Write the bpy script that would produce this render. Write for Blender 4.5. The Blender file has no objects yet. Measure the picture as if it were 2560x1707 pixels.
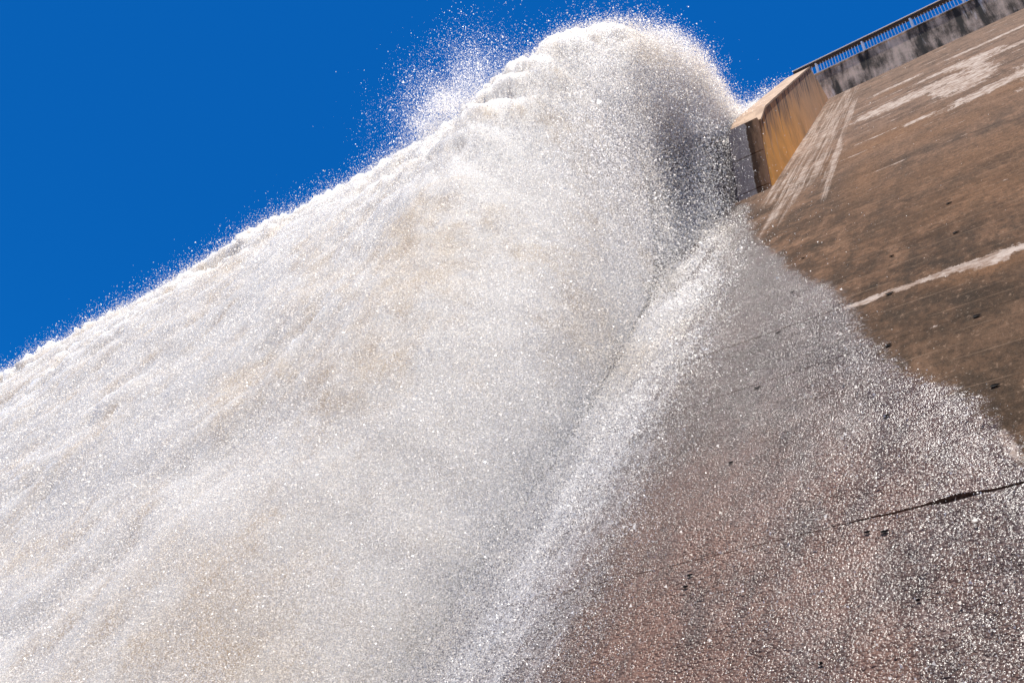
import bpy, bmesh, math
import numpy as np
from mathutils import Matrix, Vector

rng = np.random.default_rng(7)
sc = bpy.context.scene
col = sc.collection

# ------------------------------------------------------------------ helpers
_perm = np.random.default_rng(3).permutation(256).astype(np.int32)
_perm = np.concatenate([_perm, _perm, _perm])
_g = np.random.default_rng(4).normal(size=(256, 3)).astype(np.float32)
_g /= np.linalg.norm(_g, axis=1)[:, None]

def perlin(p):
    """gradient noise, roughly -1..1, for an (N,3) array"""
    p = np.asarray(p, np.float32)
    i = np.floor(p).astype(np.int32)
    f = p - i
    i &= 255
    u = f * f * f * (f * (f * 6 - 15) + 10)
    out = 0
    for dx in (0, 1):
        wx = u[:, 0] if dx else 1 - u[:, 0]
        for dy in (0, 1):
            wy = u[:, 1] if dy else 1 - u[:, 1]
            for dz in (0, 1):
                wz = u[:, 2] if dz else 1 - u[:, 2]
                h = _perm[_perm[_perm[i[:, 0] + dx] + i[:, 1] + dy] + i[:, 2] + dz]
                g = _g[h]
                out = out + wx * wy * wz * (g[:, 0] * (f[:, 0] - dx) + g[:, 1] * (f[:, 1] - dy) + g[:, 2] * (f[:, 2] - dz))
    return out * 1.6

def fbm(p, octs=3, gain=.5, lac=2.03):
    a, s, t = 1.0, 0, 0
    q = np.asarray(p, np.float32)
    for k in range(octs):
        s = s + a * perlin(q + 17.3 * k); t += a
        a *= gain; q = q * lac
    return s / t

def sstep(a, b, x):
    t = np.clip((x - a) / (b - a), 0, 1)
    return t * t * (3 - 2 * t)

def mesh_np(name, verts, faces_flat, sizes, mats=(), smooth=False):
    me = bpy.data.meshes.new(name)
    verts = np.asarray(verts, np.float32)
    n = len(verts)
    me.vertices.add(n)
    me.vertices.foreach_set('co', verts.ravel())
    faces_flat = np.asarray(faces_flat, np.int32)
    sizes = np.asarray(sizes, np.int32)
    if len(sizes):
        me.loops.add(len(faces_flat)); me.polygons.add(len(sizes))
        st = np.zeros(len(sizes), np.int32); st[1:] = np.cumsum(sizes)[:-1]
        me.loops.foreach_set('vertex_index', faces_flat)
        me.polygons.foreach_set('loop_start', st)
        me.polygons.foreach_set('loop_total', sizes)
        me.polygons.foreach_set('use_smooth', np.full(len(sizes), bool(smooth)))
    for m in mats: me.materials.append(m)
    me.update(calc_edges=True)
    return me

def attr(me, name, vals):
    a = me.attributes.new(name, 'FLOAT', 'POINT')
    a.data.foreach_set('value', np.asarray(vals, np.float32).ravel())

def link(name, me, parent=None):
    o = bpy.data.objects.new(name, me); col.objects.link(o)
    if parent: o.parent = parent
    return o

def tag(o, label=None, cat=None, group=None, kind=None):
    if label: o['label'] = label
    if cat: o['category'] = cat
    if group: o['group'] = group
    if kind: o['kind'] = kind
    return o

def empty(name, loc):
    o = bpy.data.objects.new(name, None); o.location = loc; o.empty_display_size = .3
    col.objects.link(o); return o

def rel(o):
    """keep world-space vertex coordinates for a child of a moved empty"""
    o.matrix_parent_inverse = Matrix.Translation(o.parent.location).inverted()
    return o

def grid_faces(nr, nc, off=0, flip=False):
    i = np.arange(nr - 1)[:, None] * nc + np.arange(nc - 1)[None, :] + off
    q = np.stack([i, i + 1, i + nc + 1, i + nc], -1).reshape(-1, 4)
    return q[:, ::-1] if flip else q

class NT:
    """small node-tree writer"""
    def __init__(s, name):
        s.m = bpy.data.materials.new(name); s.m.use_nodes = True
        s.t = s.m.node_tree; s.t.nodes.clear()
        s.out = s.n('ShaderNodeOutputMaterial')
    def n(s, typ, **kw):
        nd = s.t.nodes.new(typ)
        for k, v in kw.items(): setattr(nd, k, v)
        return nd
    def l(s, a, b): s.t.links.new(a, b)
    def put(s, sock, v):
        if isinstance(v, bpy.types.NodeSocket): s.l(v, sock)
        elif isinstance(v, (tuple, list)) and len(v) == 3 and sock.type == 'RGBA': sock.default_value = (*v, 1)
        else: sock.default_value = v
    def math(s, op, a, b=0.0, c=None, clamp=False):
        nd = s.n('ShaderNodeMath', operation=op, use_clamp=clamp)
        s.put(nd.inputs[0], a); s.put(nd.inputs[1], b)
        if c is not None: s.put(nd.inputs[2], c)
        return nd.outputs[0]
    def ss(s, x, a, b):
        nd = s.n('ShaderNodeMapRange', interpolation_type='SMOOTHSTEP')
        s.put(nd.inputs[0], x); s.put(nd.inputs[1], a); s.put(nd.inputs[2], b)
        return nd.outputs[0]
    def mix(s, f, a, b, mode='MIX'):
        nd = s.n('ShaderNodeMix', data_type='RGBA', blend_type=mode)
        s.put(nd.inputs[0], f); s.put(nd.inputs[6], a); s.put(nd.inputs[7], b)
        return nd.outputs[2]
    def pos(s):
        return s.n('ShaderNodeNewGeometry').outputs['Position']
    def scaled(s, v, sx, sy, sz, off=(0, 0, 0)):
        nd = s.n('ShaderNodeMapping'); s.l(v, nd.inputs[0])
        nd.inputs['Scale'].default_value = (sx, sy, sz); nd.inputs['Location'].default_value = off
        return nd.outputs[0]
    def noise(s, v, scale, detail=4, rough=.55, dist=0.0):
        nd = s.n('ShaderNodeTexNoise'); s.l(v, nd.inputs['Vector'])
        nd.inputs['Scale'].default_value = scale; nd.inputs['Detail'].default_value = detail
        nd.inputs['Roughness'].default_value = rough; nd.inputs['Distortion'].default_value = dist
        return nd.outputs[0]
    def attr(s, name):
        return s.n('ShaderNodeAttribute', attribute_name=name).outputs['Fac']
    def bump(s, h, strength, dist, normal=None):
        nd = s.n('ShaderNodeBump'); s.put(nd.inputs['Strength'], strength); s.put(nd.inputs['Distance'], dist)
        s.l(h, nd.inputs['Height'])
        if normal: s.l(normal, nd.inputs['Normal'])
        return nd.outputs[0]
    def bsdf(s, color, rough, normal=None, spec=None):
        nd = s.n('ShaderNodeBsdfPrincipled')
        s.put(nd.inputs['Base Color'], color); s.put(nd.inputs['Roughness'], rough)
        if normal: s.l(normal, nd.inputs['Normal'])
        if spec is not None: s.put(nd.inputs['Specular IOR Level'], spec)
        return nd
    def done(s, shader):
        s.l(shader, s.out.inputs['Surface']); return s.m

# ------------------------------------------------------------------ camera (at the origin, looking up the dam, rolled)
F = 2325.0
H = np.array([-4038, 1623, F]); H /= np.linalg.norm(H)
tt = -2300
Zc = np.array([761 + .27 * tt, -682 + tt, F]); Zc -= H * Zc.dot(H); Zc /= np.linalg.norm(Zc)
Yc = np.cross(H, Zc)
R = np.array([-H, Yc, Zc])            # rows: world axes in camera axes (right, down, forward)
cam = bpy.data.cameras.new('camera'); camo = bpy.data.objects.new('camera', cam); col.objects.link(camo)
cam.sensor_width = 36; cam.lens = F / 2560 * 36
cam.clip_start = .05; cam.clip_end = 6000
M = Matrix.Identity(4)
for k, v in enumerate((R @ [1, 0, 0], R @ [0, -1, 0], R @ [0, 0, -1])):
    for r in range(3): M[r][k] = v[r]
camo.matrix_world = M
sc.camera = camo
def incam(p, margin=1.15):
    c = p @ R     # camera coords
    z = np.maximum(c[:, 2], .01)
    return (c[:, 2] > .1) & (np.abs(c[:, 0] / z) < 1280 / F * margin) & (np.abs(c[:, 1] / z) < 853 / F * margin)

# ------------------------------------------------------------------ light
S = np.array([.06, -.05, .997]); S /= np.linalg.norm(S)
sun = bpy.data.lights.new('sun', 'SUN'); sun.energy = 5.0; sun.angle = math.radians(.53); sun.color = (1, .955, .89)
suno = bpy.data.objects.new('sun', sun); col.objects.link(suno)
suno.rotation_euler = Vector(S).to_track_quat('Z', 'Y').to_euler()
suno.location = (0, 0, 80)
w = bpy.data.worlds.new('World'); sc.world = w; w.use_nodes = True
nt = w.node_tree; nt.nodes.clear()
sky = nt.nodes.new('ShaderNodeTexSky'); sky.sky_type = 'NISHITA'; sky.sun_disc = False
sky.sun_elevation = math.asin(S[2]); sky.sun_rotation = math.atan2(S[0], S[1])
sky.altitude = 900; sky.air_density = 1.0; sky.dust_density = .1; sky.ozone_density = 3.0
tint = nt.nodes.new('ShaderNodeMix'); tint.data_type = 'RGBA'; tint.blend_type = 'MULTIPLY'; tint.inputs[0].default_value = 1
tint.inputs[7].default_value = (.02, .50, 1.0, 1)          # deep polarised blue
bg = nt.nodes.new('ShaderNodeBackground'); bg.inputs[1].default_value = .083
wo = nt.nodes.new('ShaderNodeOutputWorld')
nt.links.new(sky.outputs[0], tint.inputs[6]); nt.links.new(tint.outputs[2], bg.inputs[0]); nt.links.new(bg.outputs[0], wo.inputs[0])

# ------------------------------------------------------------------ dam face geometry
BAT = .72                     # batter: Y = 4 + BAT * Z
Z0, Z1 = -1.7, 35.93
def faceY(z): return 4 + BAT * z
JZ = [3.155 + 1.486 * n for n in range(-3, 22)]
NRM = np.array([0, -1, BAT]) / math.hypot(1, BAT)          # outward normal of the face

xs = np.concatenate([np.arange(-60, -8, 1.5), np.arange(-8, -5, .12), np.arange(-5, -2.2, .06), np.arange(-2.2, .7, .03), np.arange(.7, 4.6, .06), np.arange(4.6, 60, 1.5)])
rows = []      # (z, joint id or -1, kind)
zz = Z0
base_rows = []
edges = [Z0] + [z for z in JZ if Z0 < z < Z1] + [Z1]
for a, b in zip(edges[:-1], edges[1:]):
    n = max(4, int((b - a) / .075))
    t = np.linspace(a, b, n + 1)
    inner = t[1:-1]
    base_rows.append((a, b, inner))
NC = len(xs)
Zg, Dg = [], []                # z per vertex, outward offset per vertex
joffs = rng.normal(0, .0015, len(edges) + 1)                # lifts sit a few mm proud of one another
def joint_w(z, x):
    w_ = .0005 + .0016 * sstep(8, 12, np.full_like(x, z)) * sstep(.15, .75, fbm(np.stack([x * 1.1, np.full_like(x, z * 3.1), np.full_like(x, 2.)], 1), 3))
    if abs(z - 3.155) < .01:                               # the wide open crack
        r = perlin(np.stack([x * 7, x * 0, x * 0 + 5], 1))
        w_ = .003 + (.010 * sstep(-1.75, -1.25, x) * (1 - .5 * sstep(-.35, .6, x)) + .026 * np.exp(-((x + .86) / .13) ** 2)) * (1 + .35 * r)
    return w_
def joint_c(z, x):
    amp = .03 if abs(z - 3.155) < .01 else .007
    jag = .010 * perlin(np.stack([x * 9, x * 0 + 3, x * 0], 1)) if amp > .02 else 0
    return z + jag + amp * fbm(np.stack([x * 2.3, np.full_like(x, z), np.full_like(x, 9.)], 1), 3)
for k, (a, b, inn) in enumerate(base_rows):
    if k > 0:
        c, w_ = joint_c(a, xs), joint_w(a, xs)
        deep = -.35 if abs(a - 3.155) < .01 else -.003
        Zg += [c - w_, c - w_, c + w_, c + w_]
        Dg += [np.full(NC, joffs[k - 1]), np.full(NC, deep), np.full(NC, deep), np.full(NC, joffs[k])]
    else:
        Zg.append(np.full(NC, a)); Dg.append(np.full(NC, joffs[0]))
    for z in inn:
        Zg.append(np.full(NC, z)); Dg.append(np.full(NC, joffs[k]))
Zg.append(np.full(NC, Z1)); Dg.append(np.full(NC, joffs[len(base_rows) - 1]))
Zg = np.array(Zg); Dg = np.array(Dg); Xg = np.broadcast_to(xs, Zg.shape)
flat = Dg > -.025
P = np.stack([Xg, faceY(Zg), Zg], -1).reshape(-1, 3).astype(np.float64)
und = fbm(P * np.array([.7, .9, .9]), 3) * .012 + fbm(P * 4.1, 2) * .004
P += NRM * (Dg.ravel() + np.where(flat.ravel(), und, 0))[:, None]
X, Z = Xg.ravel(), Zg.ravel()

# where the face is pale, warm, wet: stains with a shape of their own
def blob(cx, cz, rx, rz, slant=0.0, pw=2):
    dx = (X - cx) / rx; dz = (Z - cz - slant * (X - cx)) / rz
    return np.exp(-(np.abs(dx) ** pw + np.abs(dz) ** pw))
n1 = fbm(np.stack([X * .9, Z * 1.7, X * 0], 1), 4)
n2 = fbm(np.stack([X * 2.7, Z * 4.5, X * 0 + 7], 1), 4)
pale = np.zeros_like(X)
def add(v): 
    global pale
    pale = np.maximum(pale, v)
add(blob(-.75, 24.2, 1.6, .85, .12, 3)); add(blob(.45, 22.3, .95, 1.25, .0, 3)); add(blob(-1.9, 24.3, .9, .75, 0, 3))
add(.9 * blob(.2, 27.0, 1.0, .5, .1, 3)); add(.9 * blob(1.0, 25.4, .5, 2.2)); add(blob(1.9, 29.6, 1.7, .35, .0, 3))
add(.85 * blob(-1.5, 28.9, 1.1, .35, .1, 3)); add(blob(1.0, 26.6, .8, .9)); add(blob(2.6, 25.3, 1.5, .4))
add(.9 * blob(-.8, 19.25, .42, .22, .1, 3)); add(blob(1.1, 19.4, 1.3, .55, .25)); add(.95 * blob(1.9, 17.6, .9, .5, .3)); add(.85 * blob(.4, 20.9, .6, .3, .1))
add(.8 * blob(2.4, 19.6, 1.2, 1.4)); add(.8 * blob(2.5, 16.4, 1.0, .35, .2))
add(.9 * blob(-.25, 7.42, .26, .16)); add(.8 * blob(.15, 7.5, .4, .12)); add(.75 * blob(-.48, 3.6, .09, .25, -1.5)); add(.75 * blob(-.62, 4.05, .05, .12))
# lime drawn along the joints
for z in JZ:
    k = fbm(np.stack([X * .8, X * 0 + z * 5.3, X * 0], 1), 3)
    st = .95 * sstep(-.60, .28, k) * np.exp(-np.abs((Z - z + .02) / (.03 + .05 * sstep(0, .5, n1))))
    if z < 14: st *= .55
    if abs(z - 7.61) < .06: st = np.maximum(st, 1.5 * np.exp(-np.abs((Z - z + .04 + .015 * n2) / (.06 + .03 * sstep(-1.6, .2, X)))) * sstep(-2.3, -1.8, X))
    if 22 < z < 35: st = st * 1.3
    if z < 3.3: st *= 0
    add(st)
# the brushed pale wash beside the pier: streaks that run down the slope
sx = fbm(np.stack([X * 9, Z * .16, X * 0 + 3], 1), 4)
wash = sstep(-4.9, -4.5, X) * (1 - sstep(-3.4, -2.7, X + .25 * n1)) * sstep(14.5, 18.0, Z + 1.2 * n1 + .8 * sx) * (1 - .25 * sstep(29, 33, Z))
wsh = wash * .9
s2 = np.exp(-((X + 2.95 + .012 * (Z - 20) + .05 * n1) / .16) ** 2) * sstep(12.5, 16, Z + 2.2 * sx) * (1 - sstep(29, 33, Z))
wsh = np.maximum(wsh, s2)
s3 = np.exp(-((X + 3.9 - .03 * (Z - 14)) / .35) ** 2) * sstep(11.8, 15, Z + 2.5 * sx) * (1 - sstep(17, 19, Z))
wsh = np.maximum(wsh, s3 * .8)
warm = np.zeros_like(X)
for b in (blob(-1.6, 18.6, 1.6, 1.5, .1), .9 * blob(-1.5, 27.9, .6, .6), blob(.8, 26.2, .6, 1.1), .7 * blob(-.2, 16.6, 1.6, 1.0), .8 * blob(1.6, 18.4, 1.6, 1.4, .2), .7 * blob(-2.0, 15.0, .5, 2.5), .6 * blob(.2, 13, 2.5, 1.2), .8 * blob(-.2, 7.3, .6, .3), .6 * blob(.4, 10.5, 2, 1.2)):
    warm = np.maximum(warm, b)
# wetted part of the face
wz = np.array([-2, 2.0, 3.3, 3.7, 4.2, 4.67, 4.98, 5.67, 6.5, 7.25, 7.9, 8.95, 10.1, 12.2, 13.8, 17.0, 17.6, 18.3, 40])
wx = np.array([.6, .0, -.41, -.51, -.62, -.79, -1.07, -1.40, -1.66, -1.77, -2.0, -2.39, -2.93, -3.72, -4.32, -4.95, -5.1, -5.6, -6.0])
lift_step = .10 * perlin(np.stack([np.floor((Z - 3.155) / 1.486) * 3.7 + .5, X * 0, X * 0 + 1.5], 1))
edge = np.interp(Z, wz, wx) + .10 * n1 + .08 * n2 + lift_step
lr = np.random.default_rng(11).uniform(-.28, .22, 40)[np.floor((Z - 3.155) / 1.486).astype(int) + 5]
pale = np.minimum(pale, .8) + lr * (pale > .12) * sstep(14, 17, Z)
wet = .5 + (edge - X) / .8 
wet = np.clip(wet, 0, 1)
cm0 = fbm(np.stack([X * 3.2, Z * .45, Z * 0], 1), 4) + .5 * fbm(np.stack([X * 9, Z * 1.6, Z * 0 + 4], 1), 3)
rg0 = np.interp(Z, [0, 2, 3, 4.3, 7.8, 12.1, 17], [-3.3, -3.3, -3.39, -3.46, -3.75, -4.4, -5.35])
ffilm = (1 - sstep(-1.5, .6, X - rg0 + .45 * cm0)) * (.25 + .75 * sstep(15, 8, Z)) * (Z < 17.6)
film = sstep(0, 1.0, (edge - X) / 1.2)                     # thickness of running water
fm = grid_faces(len(Zg), NC)

def mat_face():
    t = NT('stained_concrete')
    p = t.pos()
    hz = t.scaled(p, .75, .95, .95)                        # drawn out along the lifts
    a = t.noise(hz, 1.3, 6, .6); b = t.noise(hz, 7, 5, .65); sp = t.noise(p, 55, 3, .7); dn = t.noise(t.scaled(p, 3.2, .35, .35), 1.4, 5, .6)
    mid = t.noise(p, 3.5, 5, .62)
    f = t.math('ADD', t.math('MULTIPLY', a, .5), t.math('ADD', t.math('MULTIPLY', b, .34), t.math('MULTIPLY', dn, .22)))
    c = t.mix(t.ss(f, .40, .68), (.040, .021, .011), (.165, .088, .048))
    iso = t.noise(t.scaled(p, 1.2, .4, .4), 2.0, 7, .68)
    c = t.mix(t.math('MULTIPLY', t.ss(iso, .52, .38), .72), c, (.034, .021, .013))
    c = t.mix(t.math('MULTIPLY', t.ss(iso, .55, .72), .5), c, (.30, .165, .095))
    c = t.mix(t.ss(mid, .42, .7), c, t.mix(.5, c, (.020, .013, .008)))
    zsep = t.n('ShaderNodeSeparateXYZ'); t.l(p, zsep.inputs[0])
    hi = t.ss(zsep.outputs[2], 10.0, 24.0)                 # paler brown towards the upper lifts
    c = t.mix(t.math('MULTIPLY', hi, .55), c, t.mix(t.ss(f, .36, .62), (.085, .047, .030), (.25, .150, .100)))
    lo = t.ss(zsep.outputs[2], 9.0, 4.5)
    c = t.mix(t.math('MULTIPLY', lo, .45), c, (.040, .029, .018))
    c = t.mix(t.math('MULTIPLY', t.attr('warm'), .72), c, t.mix(b, (.13, .058, .024), (.24, .12, .055)))
    # exposed stones
    vo = t.n('ShaderNodeTexVoronoi'); t.l(p, vo.inputs['Vector']); vo.inputs['Scale'].default_value = 15
    stn = t.math('MULTIPLY', t.ss(vo.outputs['Distance'], .20, .10), t.ss(t.noise(p, 2.6, 3), .5, .62))
    c = t.mix(t.math('MULTIPLY', stn, .8), c, (.24, .18, .13))
    c = t.mix(t.math('MULTIPLY', t.ss(sp, .56, .72), .5), c, (.17, .125, .09))
    c = t.mix(t.math('MULTIPLY', t.ss(sp, .44, .30), .55), c, (.012, .008, .006))
    gr = t.noise(t.scaled(p, 1, .45, .45), 17, 5, .75)
    c = t.mix(t.math('MULTIPLY', t.ss(gr, .50, .34), .55), c, (.022, .014, .009))
    c = t.mix(t.math('MULTIPLY', t.ss(gr, .56, .72), .45), c, (.34, .22, .145))
    # board marks left by the formwork
    brd = t.math('ABSOLUTE', t.math('SUBTRACT', t.math('FRACT', t.math('MULTIPLY', t.math('SUBTRACT', zsep.outputs[2], 3.155), 1 / .2972)), .5))
    bl_ = t.math('MULTIPLY', t.ss(brd, .455, .495), t.ss(t.noise(t.scaled(p, .5, 1, 3), 2.3, 4, .6), .42, .62))
    c = t.mix(t.math('MULTIPLY', bl_, .8), c, t.mix(b, (.022, .014, .009), (.34, .22, .14)))
    # lime
    pm = t.math('ADD', t.attr('pale'), t.math('MULTIPLY', t.math('SUBTRACT', t.math('MULTIPLY_ADD', t.noise(p, 5, 8, .78), .55, t.math('MULTIPLY', t.noise(t.scaled(p, 1.3, .38, .38), 3.6, 8, .75), .45)), .5), 3.4))
    stk = t.noise(t.scaled(p, 7.5, .10, .14), 1.6, 6, .68)
    ws = t.math('ADD', t.math('MULTIPLY', t.attr('wash'), .62), t.math('MULTIPLY', t.math('SUBTRACT', stk, .5), 2.0))
    wsf = t.math('MULTIPLY', t.math('MULTIPLY', t.ss(ws, .30, .72), t.ss(t.attr('wash'), .04, .3)), .8)
    pf = t.math('MAXIMUM', t.math('MULTIPLY', t.ss(pm, .40, .60), t.ss(t.attr('pale'), .10, .32)), wsf)
    lim = t.mix(t.ss(t.noise(p, 4.5, 5, .65), .36, .62), (.22, .145, .10), (.45, .365, .30))
    c = t.mix(t.math('MULTIPLY', pf, .93), c, lim)
    # water on the face
    wt = t.ss(t.math('ADD', t.attr('wet'), t.math('MULTIPLY', t.math('SUBTRACT', t.noise(p, 14, 6, .8), .5), 1.1)), .36, .64)
    wc = t.mix(.62, t.mix(1.0, c, (.60, .54, .54), 'MULTIPLY'), t.mix(t.ss(mid, .4, .65), (.085, .060, .052), (.150, .110, .097)))
    wc = t.mix(t.math('MULTIPLY', t.ss(t.math('ADD', t.attr('foam_film'), t.math('MULTIPLY', t.math('SUBTRACT', t.noise(t.scaled(p, 1.6, .6, .6), 11, 6, .75), .5), 1.3)), .30, 1.15), .62), wc, (.62, .61, .61))
    c2 = t.mix(wt, c, wc)
    red = t.math('MULTIPLY', t.math('MULTIPLY', t.ss(zsep.outputs[2], 6.5, 2.6), t.ss(zsep.outputs[0], .1, -1.7)), t.ss(iso, .25, .7))
    c2 = t.mix(t.math('MULTIPLY', t.math('MULTIPLY', red, wt), t.math('SUBTRACT', .95, t.attr('foam_film'), clamp=True)), c2, (.165, .088, .062))
    film = t.attr('film')
    hgt = t.math('ADD', t.noise(p, 60, 3, .7), t.math('MULTIPLY', t.noise(hz, 9, 4, .6), .6))
    nrm = t.bump(hgt, .75, .014)
    dry = t.bsdf(c2, .9, nrm, .04)
    vd = t.n('ShaderNodeTexVoronoi'); t.l(t.scaled(p, 1.15, .9, .9), vd.inputs['Vector']); vd.inputs['Scale'].default_value = 44
    vs_ = t.n('ShaderNodeSeparateColor'); t.l(vd.outputs['Color'], vs_.inputs[0])
    dome = t.math('MULTIPLY', t.math('SUBTRACT', 1.0, t.math('MULTIPLY', vd.outputs['Distance'], vd.outputs['Distance'])), t.math('MULTIPLY_ADD', vs_.outputs[0], .9, .15))
    pat = t.ss(t.noise(t.scaled(p, 1, .5, .5), 1.3, 4, .6), .34, .62)
    wh = t.math('ADD', t.math('MULTIPLY', dome, t.math('MULTIPLY_ADD', pat, .7, .5)), t.math('MULTIPLY', t.noise(p, 55, 2, .6), .5))
    c2 = t.mix(t.math('MULTIPLY', wt, t.ss(vs_.outputs[1], .35, 1.0)), c2, t.mix(1.0, c2, (.55, .54, .55), 'MULTIPLY'))
    wn = t.bump(wh, 1.0, .016)
    wetb = t.bsdf(c2, .2, wn, .12)
    ms = t.n('ShaderNodeMixShader'); t.l(wt, ms.inputs[0]); t.l(dry.outputs[0], ms.inputs[1]); t.l(wetb.outputs[0], ms.inputs[2])
    return t.done(ms.outputs[0])
M_FACE = mat_face()

dam = empty('dam_wall', (0, 4, Z0))
tag(dam, 'tall stained brown concrete dam wall with sloping lifts, wet and glistening at lower right', 'dam')
me = mesh_np('sloping_face', P, fm.ravel(), np.full(len(fm), 4), [M_FACE], True)
attr(me, 'pale', pale); attr(me, 'warm', warm); attr(me, 'wash', wsh); attr(me, 'wet', wet); attr(me, 'film', film); attr(me, 'foam_film', ffilm)
srow = np.zeros(len(Zg), bool); prev = None
ji = 0
for k, (a, b, inn) in enumerate(base_rows):
    n_ = 4 if k > 0 else 1
    if k > 0: srow[ji:ji + 4] = True
    ji += n_ + len(inn)
ev = np.empty(len(me.edges) * 2, np.int32); me.edges.foreach_get('vertices', ev); ev = ev.reshape(-1, 2)
r0, r1 = ev[:, 0] // NC, ev[:, 1] // NC
sh = me.attributes.new('sharp_edge', 'BOOLEAN', 'EDGE')
sh.data.foreach_set('value', (r0 == r1) & srow[r0])
rel(link('sloping_face', me, dam))

# ------------------------------------------------------------------ concrete solids
def box_bm(bm, x0, x1, y0, y1, z0, z1, cuts=None):
    vs = [bm.verts.new((x, y, z)) for z in (z0, z1) for y in (y0, y1) for x in (x0, x1)]
    for q in ((0, 2, 3, 1), (4, 5, 7, 6), (0, 1, 5, 4), (2, 6, 7, 3), (0, 4, 6, 2), (1, 3, 7, 5)):
        bm.faces.new([vs[i] for i in q])
def prism_bm(bm, poly, x0, x1, nx=1):
    """poly: (y,z) list counter-clockwise seen from +X"""
    rings = [[bm.verts.new((x0 + (x1 - x0) * k / nx, y, z)) for y, z in poly] for k in range(nx + 1)]
    n = len(poly)
    for k in range(nx):
        for i in range(n):
            bm.faces.new((rings[k][i], rings[k][(i + 1) % n], rings[k + 1][(i + 1) % n], rings[k + 1][i]))
    bm.faces.new(rings[-1]); bm.faces.new(rings[0][::-1])
def bm_obj(name, bm, mat, parent=None, bevel=0, smooth=False):
    bmesh.ops.recalc_face_normals(bm, faces=bm.faces)
    if bevel: bmesh.ops.bevel(bm, geom=list(bm.edges), offset=bevel, segments=1, affect='EDGES', clamp_overlap=True)
    me = bpy.data.meshes.new(name); bm.to_mesh(me); bm.free()
    me.materials.append(mat)
    if smooth:
        for p_ in me.polygons: p_.use_smooth = True
    o = link(name, me, parent)
    if parent and parent.type == 'EMPTY': rel(o)
    return o

def mat_parapet():
    t = NT('blackened_concrete'); p = t.pos()
    st = t.noise(t.scaled(p, 1.6, 1.6, .22), 1.5, 6, .62)
    bl = t.noise(p, 1.1, 5, .6); fi = t.noise(p, 22, 4, .7)
    f = t.math('ADD', t.math('MULTIPLY', st, .6), t.math('ADD', t.math('MULTIPLY', bl, .34), t.math('MULTIPLY', fi, .14)))
    c = t.mix(t.ss(f, .44, .66), (.080, .056, .038), (.72, .52, .37))
    c = t.mix(t.math('MULTIPLY', t.ss(st, .47, .36), .8), c, (.022, .020, .017))
    c = t.mix(t.math('MULTIPLY', t.ss(t.noise(t.scaled(p, 2.6, 1, .35), 1.1, 4, .6), .60, .74), .9), c, (.85, .75, .66))
    return t.done(t.bsdf(c, .9, t.bump(fi, .5, .02), .2).outputs[0])
M_PAR = mat_parapet()
YP = 29.84
bm = bmesh.new(); box_bm(bm, -5.9, 60, YP, YP + .45, 35.72, 37.86)
bm_obj('parapet', bm, M_PAR, dam)
bm = bmesh.new(); box_bm(bm, -5.9, 60, YP - .03, YP + .48, 37.863, 37.93)
bm_obj('parapet_coping', bm, M_PAR, dam)
# body of the dam behind the face (crest road and back)
bm = bmesh.new()
prism_bm(bm, [(2.95, -2.2), (44, -2.2), (39.5, 36.2), (YP + .46, 36.2), (YP + .46, 35.2), (faceY(35.2) + .35, 35.2)], -60, 60)
bm_obj('dam_body', bm, M_PAR, dam)

# form holes on the regular grid of the lifts
t = NT('hole_shade'); M_HOLE = t.done(t.bsdf((.012, .010, .009), .9, None, .1).outputs[0])
def hole(x, z, r):
    n = 10
    c = np.array([x, faceY(z), z])
    dd_ = np.sum((P - c) ** 2, 1); ii = np.argsort(dd_)[:6]
    c = c + NRM * (np.max((P[ii] - c) @ NRM) + .013)
    up = np.array([0, BAT, 1]) / math.hypot(1, BAT); ex = np.array([1., 0, 0])
    vs, fs = [], []
    for rr, dd in ((1.0, 0.0), (.72, -.006), (.5, -.008)):
        for i in range(n):
            a = 2 * math.pi * i / n
            k = 1 + .18 * math.sin(3 * a + x * 9)
            vs.append(c + ex * math.cos(a) * r * rr * k * 1.15 + up * math.sin(a) * r * rr * k * .8 + NRM * dd)
    for j in (0, 1):
        for i in range(n):
            fs.append((j * n + i, j * n + (i + 1) % n, (j + 1) * n + (i + 1) % n, (j + 1) * n + i))
    bmh = bmesh.new(); bv = [bmh.verts.new(v) for v in vs]
    for f_ in fs: bmh.faces.new([bv[i] for i in f_])
    bmh.faces.new(bv[2 * n:])
    bm_obj('form_hole', bmh, M_HOLE, dam)
for (x, z, r) in [(-5.25, 13.96, .05), (-2.77, 7.48, .035), (-2.79, 6.0, .035), (-2.78, 8.94, .03), (-2.8, 10.5, .03), (-1.37, 7.51, .045), (-.52, 8.92, .04),
                  (-.53, 10.45, .04), (-.49, 6.01, .035), (-1.36, 6.01, .035), (-.47, 4.52, .033), (-1.36, 8.92, .03), (-2.79, 4.51, .024), (-1.35, 4.54, .028),
                  (-1.45, 2.99, .020), (-1.33, 2.95, .026), (-2.79, 2.97, .022), (-2.79, 2.84, .020), (-1.67, 1.88, .014), (-1.12, 2.24, .012)]:
    hole(x, z, r)

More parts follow.
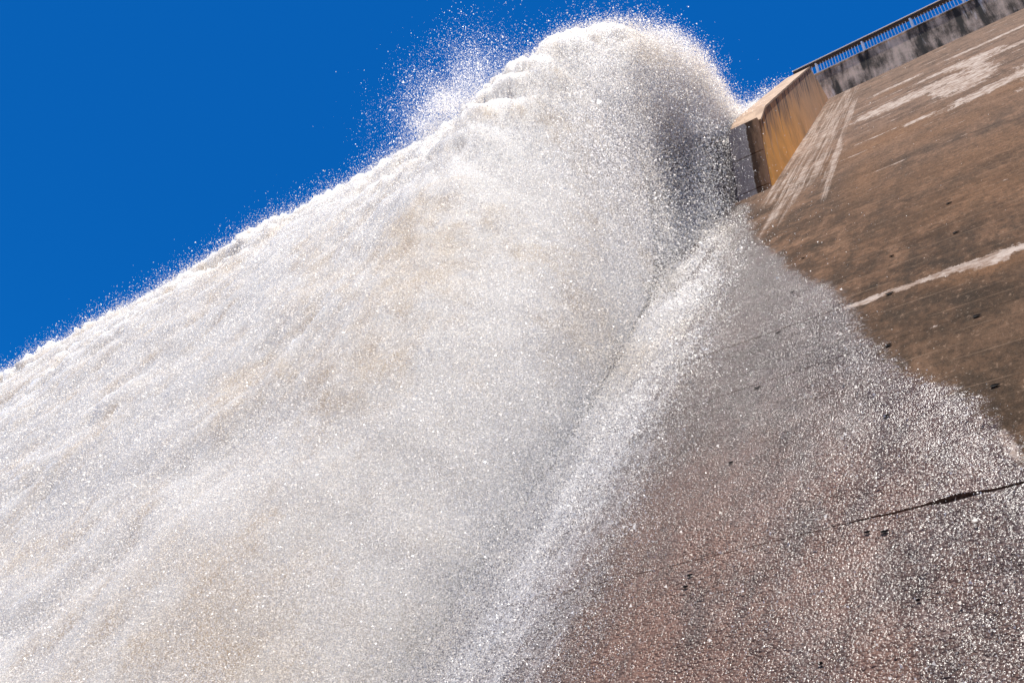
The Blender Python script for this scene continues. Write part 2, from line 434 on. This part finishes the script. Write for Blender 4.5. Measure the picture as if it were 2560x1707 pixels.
# ------------------------------------------------------------------ spillway pier (training wall)
def mat_pier(name, dark, mid, warm_c, orange):
    t = NT(name); p = t.pos()
    st = t.noise(t.scaled(p, 2.0, 2.6, .30), 1.3, 5, .6); st2 = t.noise(t.scaled(p, 4, 5.5, .35), 1.6, 4, .6)
    fi = t.noise(p, 30, 4, .7); bl = t.noise(p, .8, 4, .6)
    sep = t.n('ShaderNodeSeparateXYZ'); t.l(p, sep.inputs[0])
    # how far below the sloping top edge: the upper strip is sooty and the foot is rusty
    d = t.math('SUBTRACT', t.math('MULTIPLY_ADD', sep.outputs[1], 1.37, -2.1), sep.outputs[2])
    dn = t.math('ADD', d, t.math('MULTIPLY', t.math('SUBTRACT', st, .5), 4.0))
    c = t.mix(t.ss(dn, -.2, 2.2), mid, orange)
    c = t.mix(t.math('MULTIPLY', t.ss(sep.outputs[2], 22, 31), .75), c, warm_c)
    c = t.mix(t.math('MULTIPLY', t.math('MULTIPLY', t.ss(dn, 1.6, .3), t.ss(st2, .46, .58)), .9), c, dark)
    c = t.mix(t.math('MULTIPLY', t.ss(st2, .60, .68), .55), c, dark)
    c = t.mix(t.math('MULTIPLY', t.ss(st2, .36, .29), .35), c, (.80, .62, .45))
    c = t.mix(t.math('MULTIPLY', t.ss(fi, .55, .75), .3), c, dark)
    c = t.mix(t.math('MULTIPLY', t.ss(bl, .4, .7), .25), c, dark)
    return t.done(t.bsdf(c, .8, t.bump(fi, .5, .015), .25).outputs[0])
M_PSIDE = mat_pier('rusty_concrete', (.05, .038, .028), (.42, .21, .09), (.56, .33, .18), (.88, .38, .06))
XR, XL = -4.6, -5.55
pier = empty('spillway_pier', (-5.07, 18.5, 20.0))
tag(pier, 'rusty orange concrete pier walling off the spillway beside the falling water', 'pier')
top = [(17.50, 21.42), (18.30, 22.86), (22.73, 29.00), (26.6, 34.34)]
poly = [(17.50, 18.3)] + top + [(27.25, 35.20), (29.60, 35.70)]
low = [(29.95, 35.6), (19.2, 20.7), (17.75, 18.2)]
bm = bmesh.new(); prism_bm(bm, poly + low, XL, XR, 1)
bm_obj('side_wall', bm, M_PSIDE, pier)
def mat_coping():
    t = NT('tan_coping'); p = t.pos()  # tan concrete, mottled, with darker specks
    fi = t.noise(p, 25, 4, .7); bl = t.noise(t.scaled(p, 1, .5, .5), 2.2, 5, .6)
    c = t.mix(t.ss(bl, .36, .66), (.27, .155, .085), (.44, .285, .175))
    c = t.mix(t.math('MULTIPLY', t.ss(fi, .55, .72), .35), c, (.13, .085, .055))
    return t.done(t.bsdf(c, .85, t.bump(fi, .5, .02), .25).outputs[0])
M_COP = mat_coping()
bm = bmesh.new()
top2 = [(y, z) for y, z in top] + [(27.2, 35.16)]
offs = [(-.06, .05), (-.075, .045), (-.075, .055), (-.075, .055), (-.05, .06)]
up_ = [(y + a, z + b) for (y, z), (a, b) in zip(top2, offs)]
prism_bm(bm, [(y + .02, z - .02) for y, z in up_[::-1]][::-1] + top2[::-1], XL - .02, XR + .018, 1)
bm_obj('coping', bm, M_COP, pier)
def mat_end():
    t = NT('dark_pier_end'); p = t.pos()
    fi = t.noise(p, 26, 4, .7); st = t.noise(t.scaled(p, 3.2, 1, .8), 1.5, 5, .6)
    sep = t.n('ShaderNodeSeparateXYZ'); t.l(p, sep.inputs[0])
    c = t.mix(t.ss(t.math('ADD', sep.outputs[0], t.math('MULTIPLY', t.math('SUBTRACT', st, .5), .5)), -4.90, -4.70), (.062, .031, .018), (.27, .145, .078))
    wt = t.ss(t.math('ADD', sep.outputs[0], t.math('MULTIPLY', t.math('SUBTRACT', t.noise(p, 4, 4), .5), .22)), -4.99, -5.06)
    c = t.mix(wt, c, (.18, .145, .14))
    c = t.mix(t.math('MULTIPLY', t.ss(fi, .56, .74), .5), c, (.07, .045, .03))
    rough = t.math('MULTIPLY_ADD', wt, -.62, .85)
    return t.done(t.bsdf(c, rough, t.bump(fi, .7, .02), t.math('MULTIPLY_ADD', wt, .35, .04)).outputs[0])
M_END = mat_end()
bm = bmesh.new()
for a, b in ((18.1, 18.72), (18.735, 20.06), (20.075, 21.44)):
    box_bm(bm, XL - .006, XR - .045, 17.34, 17.497, a, b)
bm_obj('end_block', bm, M_END, pier, .012)

# ------------------------------------------------------------------ spillway lip block left of the pier
lip = empty('spillway_block', (-25, 17, 18))
tag(lip, 'dark wet spillway block under the water lip, left of the orange pier', 'spillway')
bm = bmesh.new()
prism_bm(bm, [(17.42, 17.9), (17.42, 21.05), (17.9, 21.9), (20.55, 24.85), (28.3, 35.3), (30.5, 35.3), (19.2, 20.6), (17.8, 17.95)], -60, XL - .02)
def mat_lip():
    t = NT('wet_dark_concrete'); p = t.pos()
    fi = t.noise(p, 18, 4, .7); st = t.noise(t.scaled(p, 1.5, 1, .5), 1.2, 5, .6)
    c = t.mix(t.ss(st, .35, .65), (.045, .032, .028), (.13, .095, .08))
    return t.done(t.bsdf(c, .3, t.bump(fi, .8, .02), .6).outputs[0])
bm_obj('chute_wall', bm, mat_lip(), lip)

# ------------------------------------------------------------------ railing on the crest
t = NT('white_painted_steel'); p = t.pos(); f = t.noise(p, 12, 4)
M_WHITE = t.done(t.bsdf(t.mix(t.ss(f, .5, .7), (.92, .89, .86), (.75, .68, .62)), .5, None, .4).outputs[0])
t = NT('weathered_dark_timber'); p = t.pos(); f = t.noise(t.scaled(p, 1, 8, 8), 3, 5)
M_DARK = t.done(t.bsdf(t.mix(f, (.030, .024, .022), (.070, .050, .042)), .7, None, .3).outputs[0])
t = NT('pale_handrail_top'); M_TOP = t.done(t.bsdf((.90, .84, .76), .6, None, .3).outputs[0])
rail = empty('crest_railing', (2, YP, 37.93))
tag(rail, 'thin white crest railing with dark handrail on the parapet at upper right', 'railing')
XA, XB = -5.86, 16.0
bm = bmesh.new(); box_bm(bm, XA, XB, YP - .05, YP + .12, 38.68, 38.815); bm_obj('handrail', bm, M_DARK, rail, .012)
bm = bmesh.new(); box_bm(bm, XA - .01, XB, YP - .075, YP + .15, 38.819, 38.865); bm_obj('handrail_cap', bm, M_TOP, rail, .008)
bm = bmesh.new(); box_bm(bm, XA, XB, YP + .0, YP + .05, 38.56, 38.605); bm_obj('top_rail', bm, M_DARK, rail)
bm = bmesh.new(); box_bm(bm, XA, XB, YP + .0, YP + .05, 37.975, 38.01); bm_obj('bottom_rail', bm, M_WHITE, rail)
def box_obj(name, x, w, d, z0, z1, mat, proto=None):
    if proto is None:
        bm = bmesh.new(); box_bm(bm, -w / 2, w / 2, YP - .02, YP - .02 + d, z0, z1)
        o = bm_obj(name, bm, mat, rail, .004)
    else:
        o = proto.copy(); col.objects.link(o); o.parent = rail; o.matrix_parent_inverse = proto.matrix_parent_inverse
    o.location = (x, 0, 0); return o
pp = bp = None
posts = [-4.76 + 2.222 * k for k in range(9)]
for x in posts: 
    o = box_obj('post', x, .085, .075, 37.9, 38.70, M_WHITE, pp); pp = pp or o
n = 0
x = XA + .06
while n < 100 and x < XB:
    if min(abs(x - q) for q in posts) > .07:
        o = box_obj('baluster', x, .026, .03, 37.99, 38.58, M_WHITE, bp); bp = bp or o; n += 1
    x += .1389

# ------------------------------------------------------------------ ground
t = NT('riverbed_rock'); p = t.pos(); f = t.noise(p, .5, 7, .65); g = t.noise(p, 6, 5)
M_GR = t.done(t.bsdf(t.mix(f, (.16, .12, .09), (.40, .33, .26)), .85, t.bump(t.math('ADD', f, g), 1, .15), .2).outputs[0])
gx = np.concatenate([np.linspace(-900, -60, 20), np.linspace(-56, 56, 90), np.linspace(60, 900, 20)])
gy = np.concatenate([np.linspace(-900, -60, 20), np.linspace(-56, 44, 90), np.linspace(60, 900, 20)])
GX, GY = np.meshgrid(gx, gy)
gp = np.stack([GX.ravel(), GY.ravel(), GX.ravel() * 0], 1)
gp[:, 2] = -1.75 + .25 * fbm(gp * .35, 4) * sstep(1.0, 3.0, np.hypot(gp[:, 0], gp[:, 1])) 
gf = grid_faces(len(gy), len(gx))
tag(link('ground', mesh_np('ground', gp, gf.ravel(), np.full(len(gf), 4), [M_GR], True)), 'pale rocky riverbed at the foot of the dam', 'ground', kind='structure')

# ------------------------------------------------------------------ falling water
# cross-section of the arching sheet (Y,Z): outer = sky side, inner = dam side
outer = np.array([(27.8, 35.2), (24.0, 29.9), (20.3, 25.1), (18.9, 24.9), (17.4, 25.1), (15.0, 23.8), (12.7, 21.0), (10.6, 17.1), (8.8, 13.2), (7.1, 9.0), (5.5, 5.0), (4.1, 2.0), (2.1, -1.8)])
inner = np.array([(28.2, 35.35), (24.3, 29.9), (20.5, 24.95), (18.6, 22.75), (17.1, 21.5), (15.9, 20.9), (15.0, 18.2), (14.65, 14.6), (12.1, 11.0), (9.25, 7.0), (6.8, 3.6), (5.05, 1.2), (2.95, -1.8)])
xend = np.array([-5.7, -5.7, -5.75, -5.7, -5.75, -6.0, -6.4, -6.1, -5.5, -5.1, -4.95, -4.95, -4.95])
def pt_z(k): return .5 * (O_[k, 1] + I_[k, 1])
def resample(n):
    d = np.r_[0, np.cumsum(np.linalg.norm(np.diff(outer, axis=0), axis=1))]
    s = np.linspace(0, d[-1], n)
    def cs(v):      # smooth interpolation
        v = np.asarray(v, float); m = np.gradient(v, d)
        i = np.clip(np.searchsorted(d, s, 'right') - 1, 0, len(d) - 2); h = d[i + 1] - d[i]; q = (s - d[i]) / h
        return v[i] * (1 + 2 * q) * (1 - q) ** 2 + m[i] * h * q * (1 - q) ** 2 + v[i + 1] * q * q * (3 - 2 * q) + m[i + 1] * h * q * q * (q - 1)
    return np.stack([cs(outer[:, 0]), cs(outer[:, 1])], 1), np.stack([cs(inner[:, 0]), cs(inner[:, 1])], 1), cs(xend)
NV = 150
O_, I_, E_ = resample(NV)
loop_o = np.r_[np.arange(NV), np.arange(NV)[::-1]]         # down the outside, back up the inside
side = np.r_[np.ones(NV), np.zeros(NV)]
NL = 2 * NV
u = np.r_[np.linspace(0, .62, 120)[:-1], np.linspace(.62, .96, 230)[:-1], np.linspace(.96, 1, 60)]
u[-60:] = .96 + .04 * np.sin(np.linspace(0, math.pi / 2, 60))
XLF = -56.0
NU = len(u)
Vx = np.zeros((NU, NL, 3)); TH = np.zeros((NU, NL))
for j in range(NL):
    k = loop_o[j]
    xe = E_[k]
    x = XLF + (xe - XLF) * u
    rl = np.interp(k, [0, 60, 95, NV], [1.3, 1.5, 3.2, 3.0])
    e = np.clip((x - (xe - rl)) / rl, 0, 1)
    th = np.clip(1 - e * e, 0, 1) ** (.5 + .22 * (1 - float(sstep(11, 18, pt_z(k)))))                  # rounds the end of the sheet off
    TH[:, j] = th
    wm = .08 + .36 * float(sstep(12, 19, pt_z(k)))
    wm += .06 * float(sstep(17, 21, pt_z(k)))
    mid_ = I_[k] + (O_[k] - I_[k]) * wm
    pt = O_[k] if side[j] else I_[k]
    lift_ = 1.55 * np.exp(-((x + 8.0) / 1.55) ** 2) * sstep(9, 20, pt[1]) * (1 - sstep(24.2, 25.5, pt[1])) * side[j]
    Vx[:, j, 0] = x
    Vx[:, j, 1] = mid_[0] + (pt[0] - mid_[0]) * th
    Vx[:, j, 2] = mid_[1] + (pt[1] - mid_[1]) * th + lift_ * th
def normals(V):
    a = np.gradient(V, axis=0); b = np.gradient(V, axis=1)
    n_ = np.cross(b, a)
    return n_ / np.maximum(np.linalg.norm(n_, axis=2), 1e-9)[..., None]
N_ = normals(Vx)
# make them point outward
ctr = np.array([(O_[k] + I_[k]) / 2 for k in loop_o])
sgn = np.sign(np.sum(N_[NU // 2, :, 1:] * (Vx[NU // 2, :, 1:] - ctr), axis=1).mean())
N_ *= sgn
q = Vx.reshape(-1, 3); nn = N_.reshape(-1, 3)
def billow(p):
    """lumpy outline of torn water: big tufts carrying smaller ones"""
    p = p * np.array([1.5, 1.0, 1.0])
    w_ = np.stack([fbm(p * .5 + 3, 2), fbm(p * .5 + 11, 2), fbm(p * .5 + 23, 2)], 1) * .7
    p = p + w_
    a = 1 - 2.0 * np.abs(perlin(p * .42)); b = 1 - 2.2 * np.abs(perlin(p * 1.05 + 5)); c = 1 - 2.2 * np.abs(perlin(p * 2.3 + 9)); d = perlin(p * 5.1)
    return .50 * a + .30 * b + .13 * c + .05 * d - .34
amp = (.55 + .45 * sstep(-5.5, -9, q[:, 0])) * (.34 + .56 * sstep(11.5, 20.5, q[:, 2])) * np.clip(.8 + 1.1 * perlin(q * np.array([.22, .1, .1]) + 2.5), .35, 1.7) * (1 - .42 * sstep(-15, -11, q[:, 0]))
amp = amp * np.clip((faceY(q[:, 2]) - q[:, 1]) / 1.5, .15, 1)
amp = amp * sstep(0, .55, TH.ravel())
core = q + nn * (billow(q) * amp)[:, None]
wf = grid_faces(NU, NL)
# close the loop
i0 = np.arange(NU - 1) * NL
wf = np.concatenate([wf, np.stack([i0 + NL - 1, i0, i0 + NL, i0 + 2 * NL - 1], -1)])

def mat_water(name, tone, sparkle=.06):
    t = NT(name); p = t.pos()
    px_ = t.scaled(p, 2.0, 1, 1); big = t.noise(px_, .35, 4, .6); md = t.noise(px_, 1.6, 4, .6)
    silt = t.ss(t.math('ADD', t.math('MULTIPLY', big, .6), t.math('MULTIPLY', md, .4)), .46, .66)
    c = t.mix(t.math('MULTIPLY', silt, .8), tone, (.82, .74, .63))                 # muddy water carried inside the foam
    df = t.n('ShaderNodeBsdfDiffuse'); t.put(df.inputs[0], c)
    tr = t.n('ShaderNodeBsdfTranslucent'); t.put(tr.inputs[0], c)
    gl = t.n('ShaderNodeBsdfGlossy'); gl.inputs['Roughness'].default_value = .25
    m1 = t.n('ShaderNodeMixShader'); m1.inputs[0].default_value = .5; t.l(df.outputs[0], m1.inputs[1]); t.l(tr.outputs[0], m1.inputs[2])
    m2 = t.n('ShaderNodeMixShader'); m2.inputs[0].default_value = sparkle; t.l(m1.outputs[0], m2.inputs[1]); t.l(gl.outputs[0], m2.inputs[2])
    return t.done(m2.outputs[0])
M_WATER = mat_water('white_water', (.88, .845, .795), .03)
def mat_body():
    t = NT('aerated_water'); p = t.pos()
    px_ = t.scaled(p, 2.0, 1, 1); big = t.noise(px_, .35, 4, .6); md = t.noise(px_, 1.6, 4, .6)
    silt = t.ss(t.math('ADD', t.math('MULTIPLY', big, .6), t.math('MULTIPLY', md, .4)), .46, .66)
    c = t.mix(silt, (.495, .46, .415), (.43, .345, .255))
    b = t.bsdf(c, .6, t.bump(t.math('ADD', t.noise(p, 9, 4, .7), t.noise(p, 40, 3, .7)), .6, .05), .2)
    b.inputs['Subsurface Weight'].default_value = 1
    b.inputs['Subsurface Radius'].default_value = (1.0, .95, .9)
    b.inputs['Subsurface Scale'].default_value = 2.0
    return t.done(b.outputs[0])
M_BODY = mat_body()
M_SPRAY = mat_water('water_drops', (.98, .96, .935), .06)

def flakes(pts, r, stretch=1.0, flow=None):
    """one small three-cornered drop per point, tumbling at random"""
    n_ = len(pts)
    a = rng.normal(size=(n_, 3)); a /= np.linalg.norm(a, axis=1)[:, None]
    if flow is not None: 
        a = a + flow * (np.asarray(stretch) - 1)[:, None] * 1.2
        a /= np.linalg.norm(a, axis=1)[:, None]
    b = rng.normal(size=(n_, 3)); b -= a * np.sum(a * b, 1)[:, None]; b /= np.linalg.norm(b, axis=1)[:, None]
    a *= (r * np.asarray(stretch))[:, None]; b *= r[:, None]
    return np.stack([pts + a, pts - a * .5 + b * .87, pts - a * .5 - b * .87], 1).reshape(-1, 3)

PX = 1 / 930.0                                             # one picture element, radians
cc = core.reshape(NU, NL, 3)
def sample_core(n_):
    """random places on the torn surface, thinner with distance squared"""
    f4 = core[wf]
    cen = f4.mean(1)
    e1 = f4[:, 2] - f4[:, 0]; e2 = f4[:, 3] - f4[:, 1]
    nf = np.cross(e1, e2); ar = np.linalg.norm(nf, axis=1) / 2
    nf = nf / np.maximum(np.linalg.norm(nf, axis=1), 1e-12)[:, None]
    nv = nn[wf].mean(1); nf *= np.sign(np.sum(nf * nv, 1))[:, None]
    dist = np.linalg.norm(cen, axis=1)
    facing = -np.sum(nf * cen, 1) / dist
    wgt = ar / np.maximum(dist, 6) ** 2 * (.12 + np.clip(facing + .15, 0, 1)) * np.where(incam(cen, 1.12), 1, .12)
    wgt = wgt * np.where(cen[:, 0] > -50, 1, .1) * (1 + 1.4 * sstep(-9, -6, cen[:, 0]) * sstep(15, 19, cen[:, 2]))
    idx = rng.choice(len(wf), n_, p=wgt / wgt.sum())
    s_, t_ = rng.random(n_), rng.random(n_)
    f = f4[idx]
    pt = f[:, 0] * ((1 - s_) * (1 - t_))[:, None] + f[:, 1] * (s_ * (1 - t_))[:, None] + f[:, 2] * (s_ * t_)[:, None] + f[:, 3] * ((1 - s_) * t_)[:, None]
    return pt, nf[idx]
N_MAIN = 1700000
pt, pn = sample_core(N_MAIN)
off = np.where(rng.random(N_MAIN) < .68, np.abs(rng.normal(0, .10, N_MAIN)), rng.exponential(.24, N_MAIN))
tuft = fbm(pt * 1.3 + 31, 3)
off *= np.clip(.8 + 1.5 * tuft, .12, 2.5)
endf = sstep(-8.5, -6.0, pt[:, 0]) 
off *= 1 + 1.2 * endf
off = np.minimum(off, .55 + .35 * rng.random(N_MAIN))
pt = pt + pn * off[:, None] + rng.normal(0, .03, (N_MAIN, 3))
flow = np.array([-.05, -.42, -.9]); flow /= np.linalg.norm(flow)
def size_of(p, lo=.34, sig=.45):
    d = np.linalg.norm(p, axis=1)
    return np.clip(d * PX * lo * rng.lognormal(0, sig, len(p)), .004, .07)
ok = pt[:, 1] < faceY(pt[:, 2]) - .03
pt = pt[ok]
st_ = 1 + .9 * sstep(14, 3, pt[:, 2])
tri = flakes(pt, size_of(pt, .32), st_, flow)
body = core.copy()                                         # the solid heart ends short of its frayed edge
fr = np.clip((q[:, 0] - (np.tile(E_[loop_o], NU) - 4)) / 4, 0, 1) * (.3 - .1 * sstep(17, 21, q[:, 2]))
body[:, 0] -= fr
water = link('water', mesh_np('water', body, wf.ravel(), np.full(len(wf), 4), [M_BODY], True))
drops = link('drops', mesh_np('drops', tri, np.arange(len(tri)), np.full(len(tri) // 3, 3), [M_WATER]), water)
drops['kind'] = 'stuff'
tag(water, 'huge white mass of water arching off the spillway and falling past the camera', 'water', kind='structure')

# ------------------------------------------------------------------ loose drops in the air
parts = []
# (1) blown off the crest of the arch
a_, an = sample_core(120000)
keep = (a_[:, 2] > 6) & (an[:, 2] > -.15) & (an[:, 1] < .9)
a_, an = a_[keep], an[keep]
far = np.minimum(rng.exponential(.22, len(a_)), 1.1) * np.clip(.55 + 1.5 * fbm(a_ * .5, 3), .1, 2.2)
a_ = a_ + an * far[:, None] * .55 + np.array([.05, -.15, 1.0]) * far[:, None] * .8 + rng.normal(0, .06, a_.shape)
parts.append(a_)
# (2) the veil thrown up behind the arch
n_ = 85000
v = np.stack([rng.normal(-11.7, 1.0, n_), rng.normal(12.4, .7, n_), 21.0 + np.abs(rng.normal(0, .85, n_))], 1)
v[:, 2] += .35 * np.clip(v[:, 0] + 12, -1, 2)
for cx_, cz_, sl in ((-12.75, 21.75, -.25), (-12.8, 22.5, .15), (-12.2, 22.2, .1)):
    m_ = rng.normal(size=(7000, 3)) * np.array([.34, .25, .11]) + np.array([cx_, 12.6, cz_])
    m_[:, 2] += sl * (m_[:, 0] - cx_)
    v = np.concatenate([v, m_])
v = v[fbm(v * .8, 3) + rng.normal(0, .18, len(v)) > -.12]
parts.append(v)
# (3) the frayed end of the sheet, in front of the dark block and the pier
n_ = 430000
k = rng.integers(30, NV, n_)
mx = rng.random(n_)
yz = O_[k] * mx[:, None] + I_[k] * (1 - mx)[:, None]
ex_ = E_[k] - .05 + rng.exponential(.42, n_) * (.35 + 1.05 * sstep(20, 8, yz[:, 1])) - .5 * rng.random(n_)
e3 = np.stack([ex_, yz[:, 0] + rng.normal(0, .3, n_), yz[:, 1] + rng.normal(0, .3, n_)], 1)
e3 = e3[(e3[:, 1] < faceY(e3[:, 2]) - .05)]
e3 = e3[~((e3[:, 0] > XL - .05) & (e3[:, 1] > 17.2))]
thin = .22 + .78 * np.maximum(sstep(-6.0, -7.2, e3[:, 0]), np.maximum(sstep(21.3, 22.3, e3[:, 2]), sstep(16.5, 14.5, e3[:, 2])))
e3 = e3[rng.random(len(e3)) < thin]
parts.append(e3)
n_ = 110000
e5 = np.stack([rng.uniform(-7.0, -5.65, n_), rng.uniform(13.6, 18.3, n_), rng.uniform(19.5, 25.0, n_)], 1)
top_ = np.interp(e5[:, 1], outer[::-1, 0], outer[::-1, 1]); bot_ = np.interp(e5[:, 1], inner[::-1, 0], inner[::-1, 1])
e5 = e5[(e5[:, 2] < top_ + .1) & (e5[:, 2] > bot_ - .3) & (e5[:, 1] < faceY(e5[:, 2]) - .4)]
parts.append(e5)
# (3b) under the arch, between lip and slope
n_ = 250000
yy = rng.uniform(0, 1, n_)
zq = rng.uniform(4, 21, n_)
yf = faceY(zq); yi = np.interp(zq, I_[::-1, 1], I_[::-1, 0]) 
e4 = np.stack([-5.25 - rng.gamma(2.3, .75, n_), np.minimum(yi, 17.2) + (np.minimum(yf, 17.3) - np.minimum(yi, 17.2)) * yy, zq], 1)
e4 = e4[e4[:, 1] < faceY(e4[:, 2]) - .05]
parts.append(e4)
sp = np.concatenate(parts); nveil = len(parts[0]) + len(parts[1])
rs = size_of(sp, .31, .5); rs[:nveil] *= .85
tri = flakes(sp, rs)
spray = link('spray', mesh_np('spray', tri, np.arange(len(tri)), np.full(len(tri) // 3, 3), [M_SPRAY]))
tag(spray, 'loose white drops and veils of spray flying off the edges of the falling water', 'spray', kind='stuff')

# ------------------------------------------------------------------ foam running down the slope
n_ = 700000
z = 1.0 + 16.0 * rng.beta(1.0, 1.5, n_)
d_ = np.hypot(z, faceY(z))
lft, rgt = -6.3, np.interp(z, [0, 2, 3, 4.3, 7.8, 12.1, 17], [-3.3, -3.3, -3.39, -3.46, -3.75, -4.4, -5.35])
x = lft + (rgt - lft + .5) * rng.beta(1.5, 1.35, n_)
# streaky thickness: combed down the slope
cmb = fbm(np.stack([x * 3.2, z * .45, z * 0], 1), 4) + .5 * fbm(np.stack([x * 9, z * 1.6, z * 0 + 4], 1), 3)
mask = sstep(lft - .1, lft + .9, x) * (1 - sstep(-1.7, .7, x - rgt + .35 * cmb)) * (.35 + .65 * sstep(16, 9, z))
keep = rng.random(n_) < mask * np.clip(.42 + 1.1 * cmb, .05, 1)
x, z, cmb = x[keep], z[keep], cmb[keep]
h = .015 + rng.exponential(.05, len(x)) * np.clip(1 + 1.5 * cmb, .3, 3)
fo = np.stack([x, faceY(z), z], 1) + NRM * h[:, None]
tri = flakes(fo, size_of(fo, .40, .5))
foam = link('foam', mesh_np('foam', tri, np.arange(len(tri)), np.full(len(tri) // 3, 3), [M_SPRAY]))
tag(foam, 'pale band of foam running down the wet sloping face beside the waterfall', 'foam', kind='stuff')

# ------------------------------------------------------------------ white drop-like flakes put in as the wet face's sun glints
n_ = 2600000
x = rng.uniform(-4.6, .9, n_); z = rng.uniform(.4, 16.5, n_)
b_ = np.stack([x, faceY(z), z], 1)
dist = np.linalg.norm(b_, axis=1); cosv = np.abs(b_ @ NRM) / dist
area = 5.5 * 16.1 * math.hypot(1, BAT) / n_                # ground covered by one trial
want = .012 + .105 * sstep(-3.4, -.2, x - .12 * (z - 3)) * np.clip(.75 + 1.6 * fbm(np.stack([x * .9, z * .55, z * 0 + 2], 1), 3), .15, 1.5)   # glint flakes per picture element
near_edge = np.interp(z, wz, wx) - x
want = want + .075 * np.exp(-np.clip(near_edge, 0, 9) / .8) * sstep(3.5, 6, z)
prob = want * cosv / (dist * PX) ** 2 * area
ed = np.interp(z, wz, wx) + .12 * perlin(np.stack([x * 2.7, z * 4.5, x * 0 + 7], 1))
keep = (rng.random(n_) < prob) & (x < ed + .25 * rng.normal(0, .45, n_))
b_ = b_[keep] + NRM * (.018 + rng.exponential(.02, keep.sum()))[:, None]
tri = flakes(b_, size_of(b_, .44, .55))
glints = link('glint_flakes', mesh_np('glint_flakes', tri, np.arange(len(tri)), np.full(len(tri) // 3, 3), [M_SPRAY]))
tag(glints, 'white flakes like water drops, standing in for sun glints on the wet concrete face', 'glint_flakes', kind='stuff')

# ------------------------------------------------------------------ render settings
sc.view_settings.view_transform = 'Standard'; sc.view_settings.look = 'None'
sc.view_settings.exposure = .8; sc.view_settings.gamma = 1
cy = sc.cycles
cy.max_bounces = 20; cy.diffuse_bounces = 16; cy.glossy_bounces = 3; cy.transmission_bounces = 16
cy.use_denoising = True; cy.denoiser = 'OPENIMAGEDENOISE'; cy.denoising_input_passes = 'RGB_ALBEDO_NORMAL'; cy.denoising_prefilter = 'ACCURATE'
cy.sample_clamp_indirect = 8
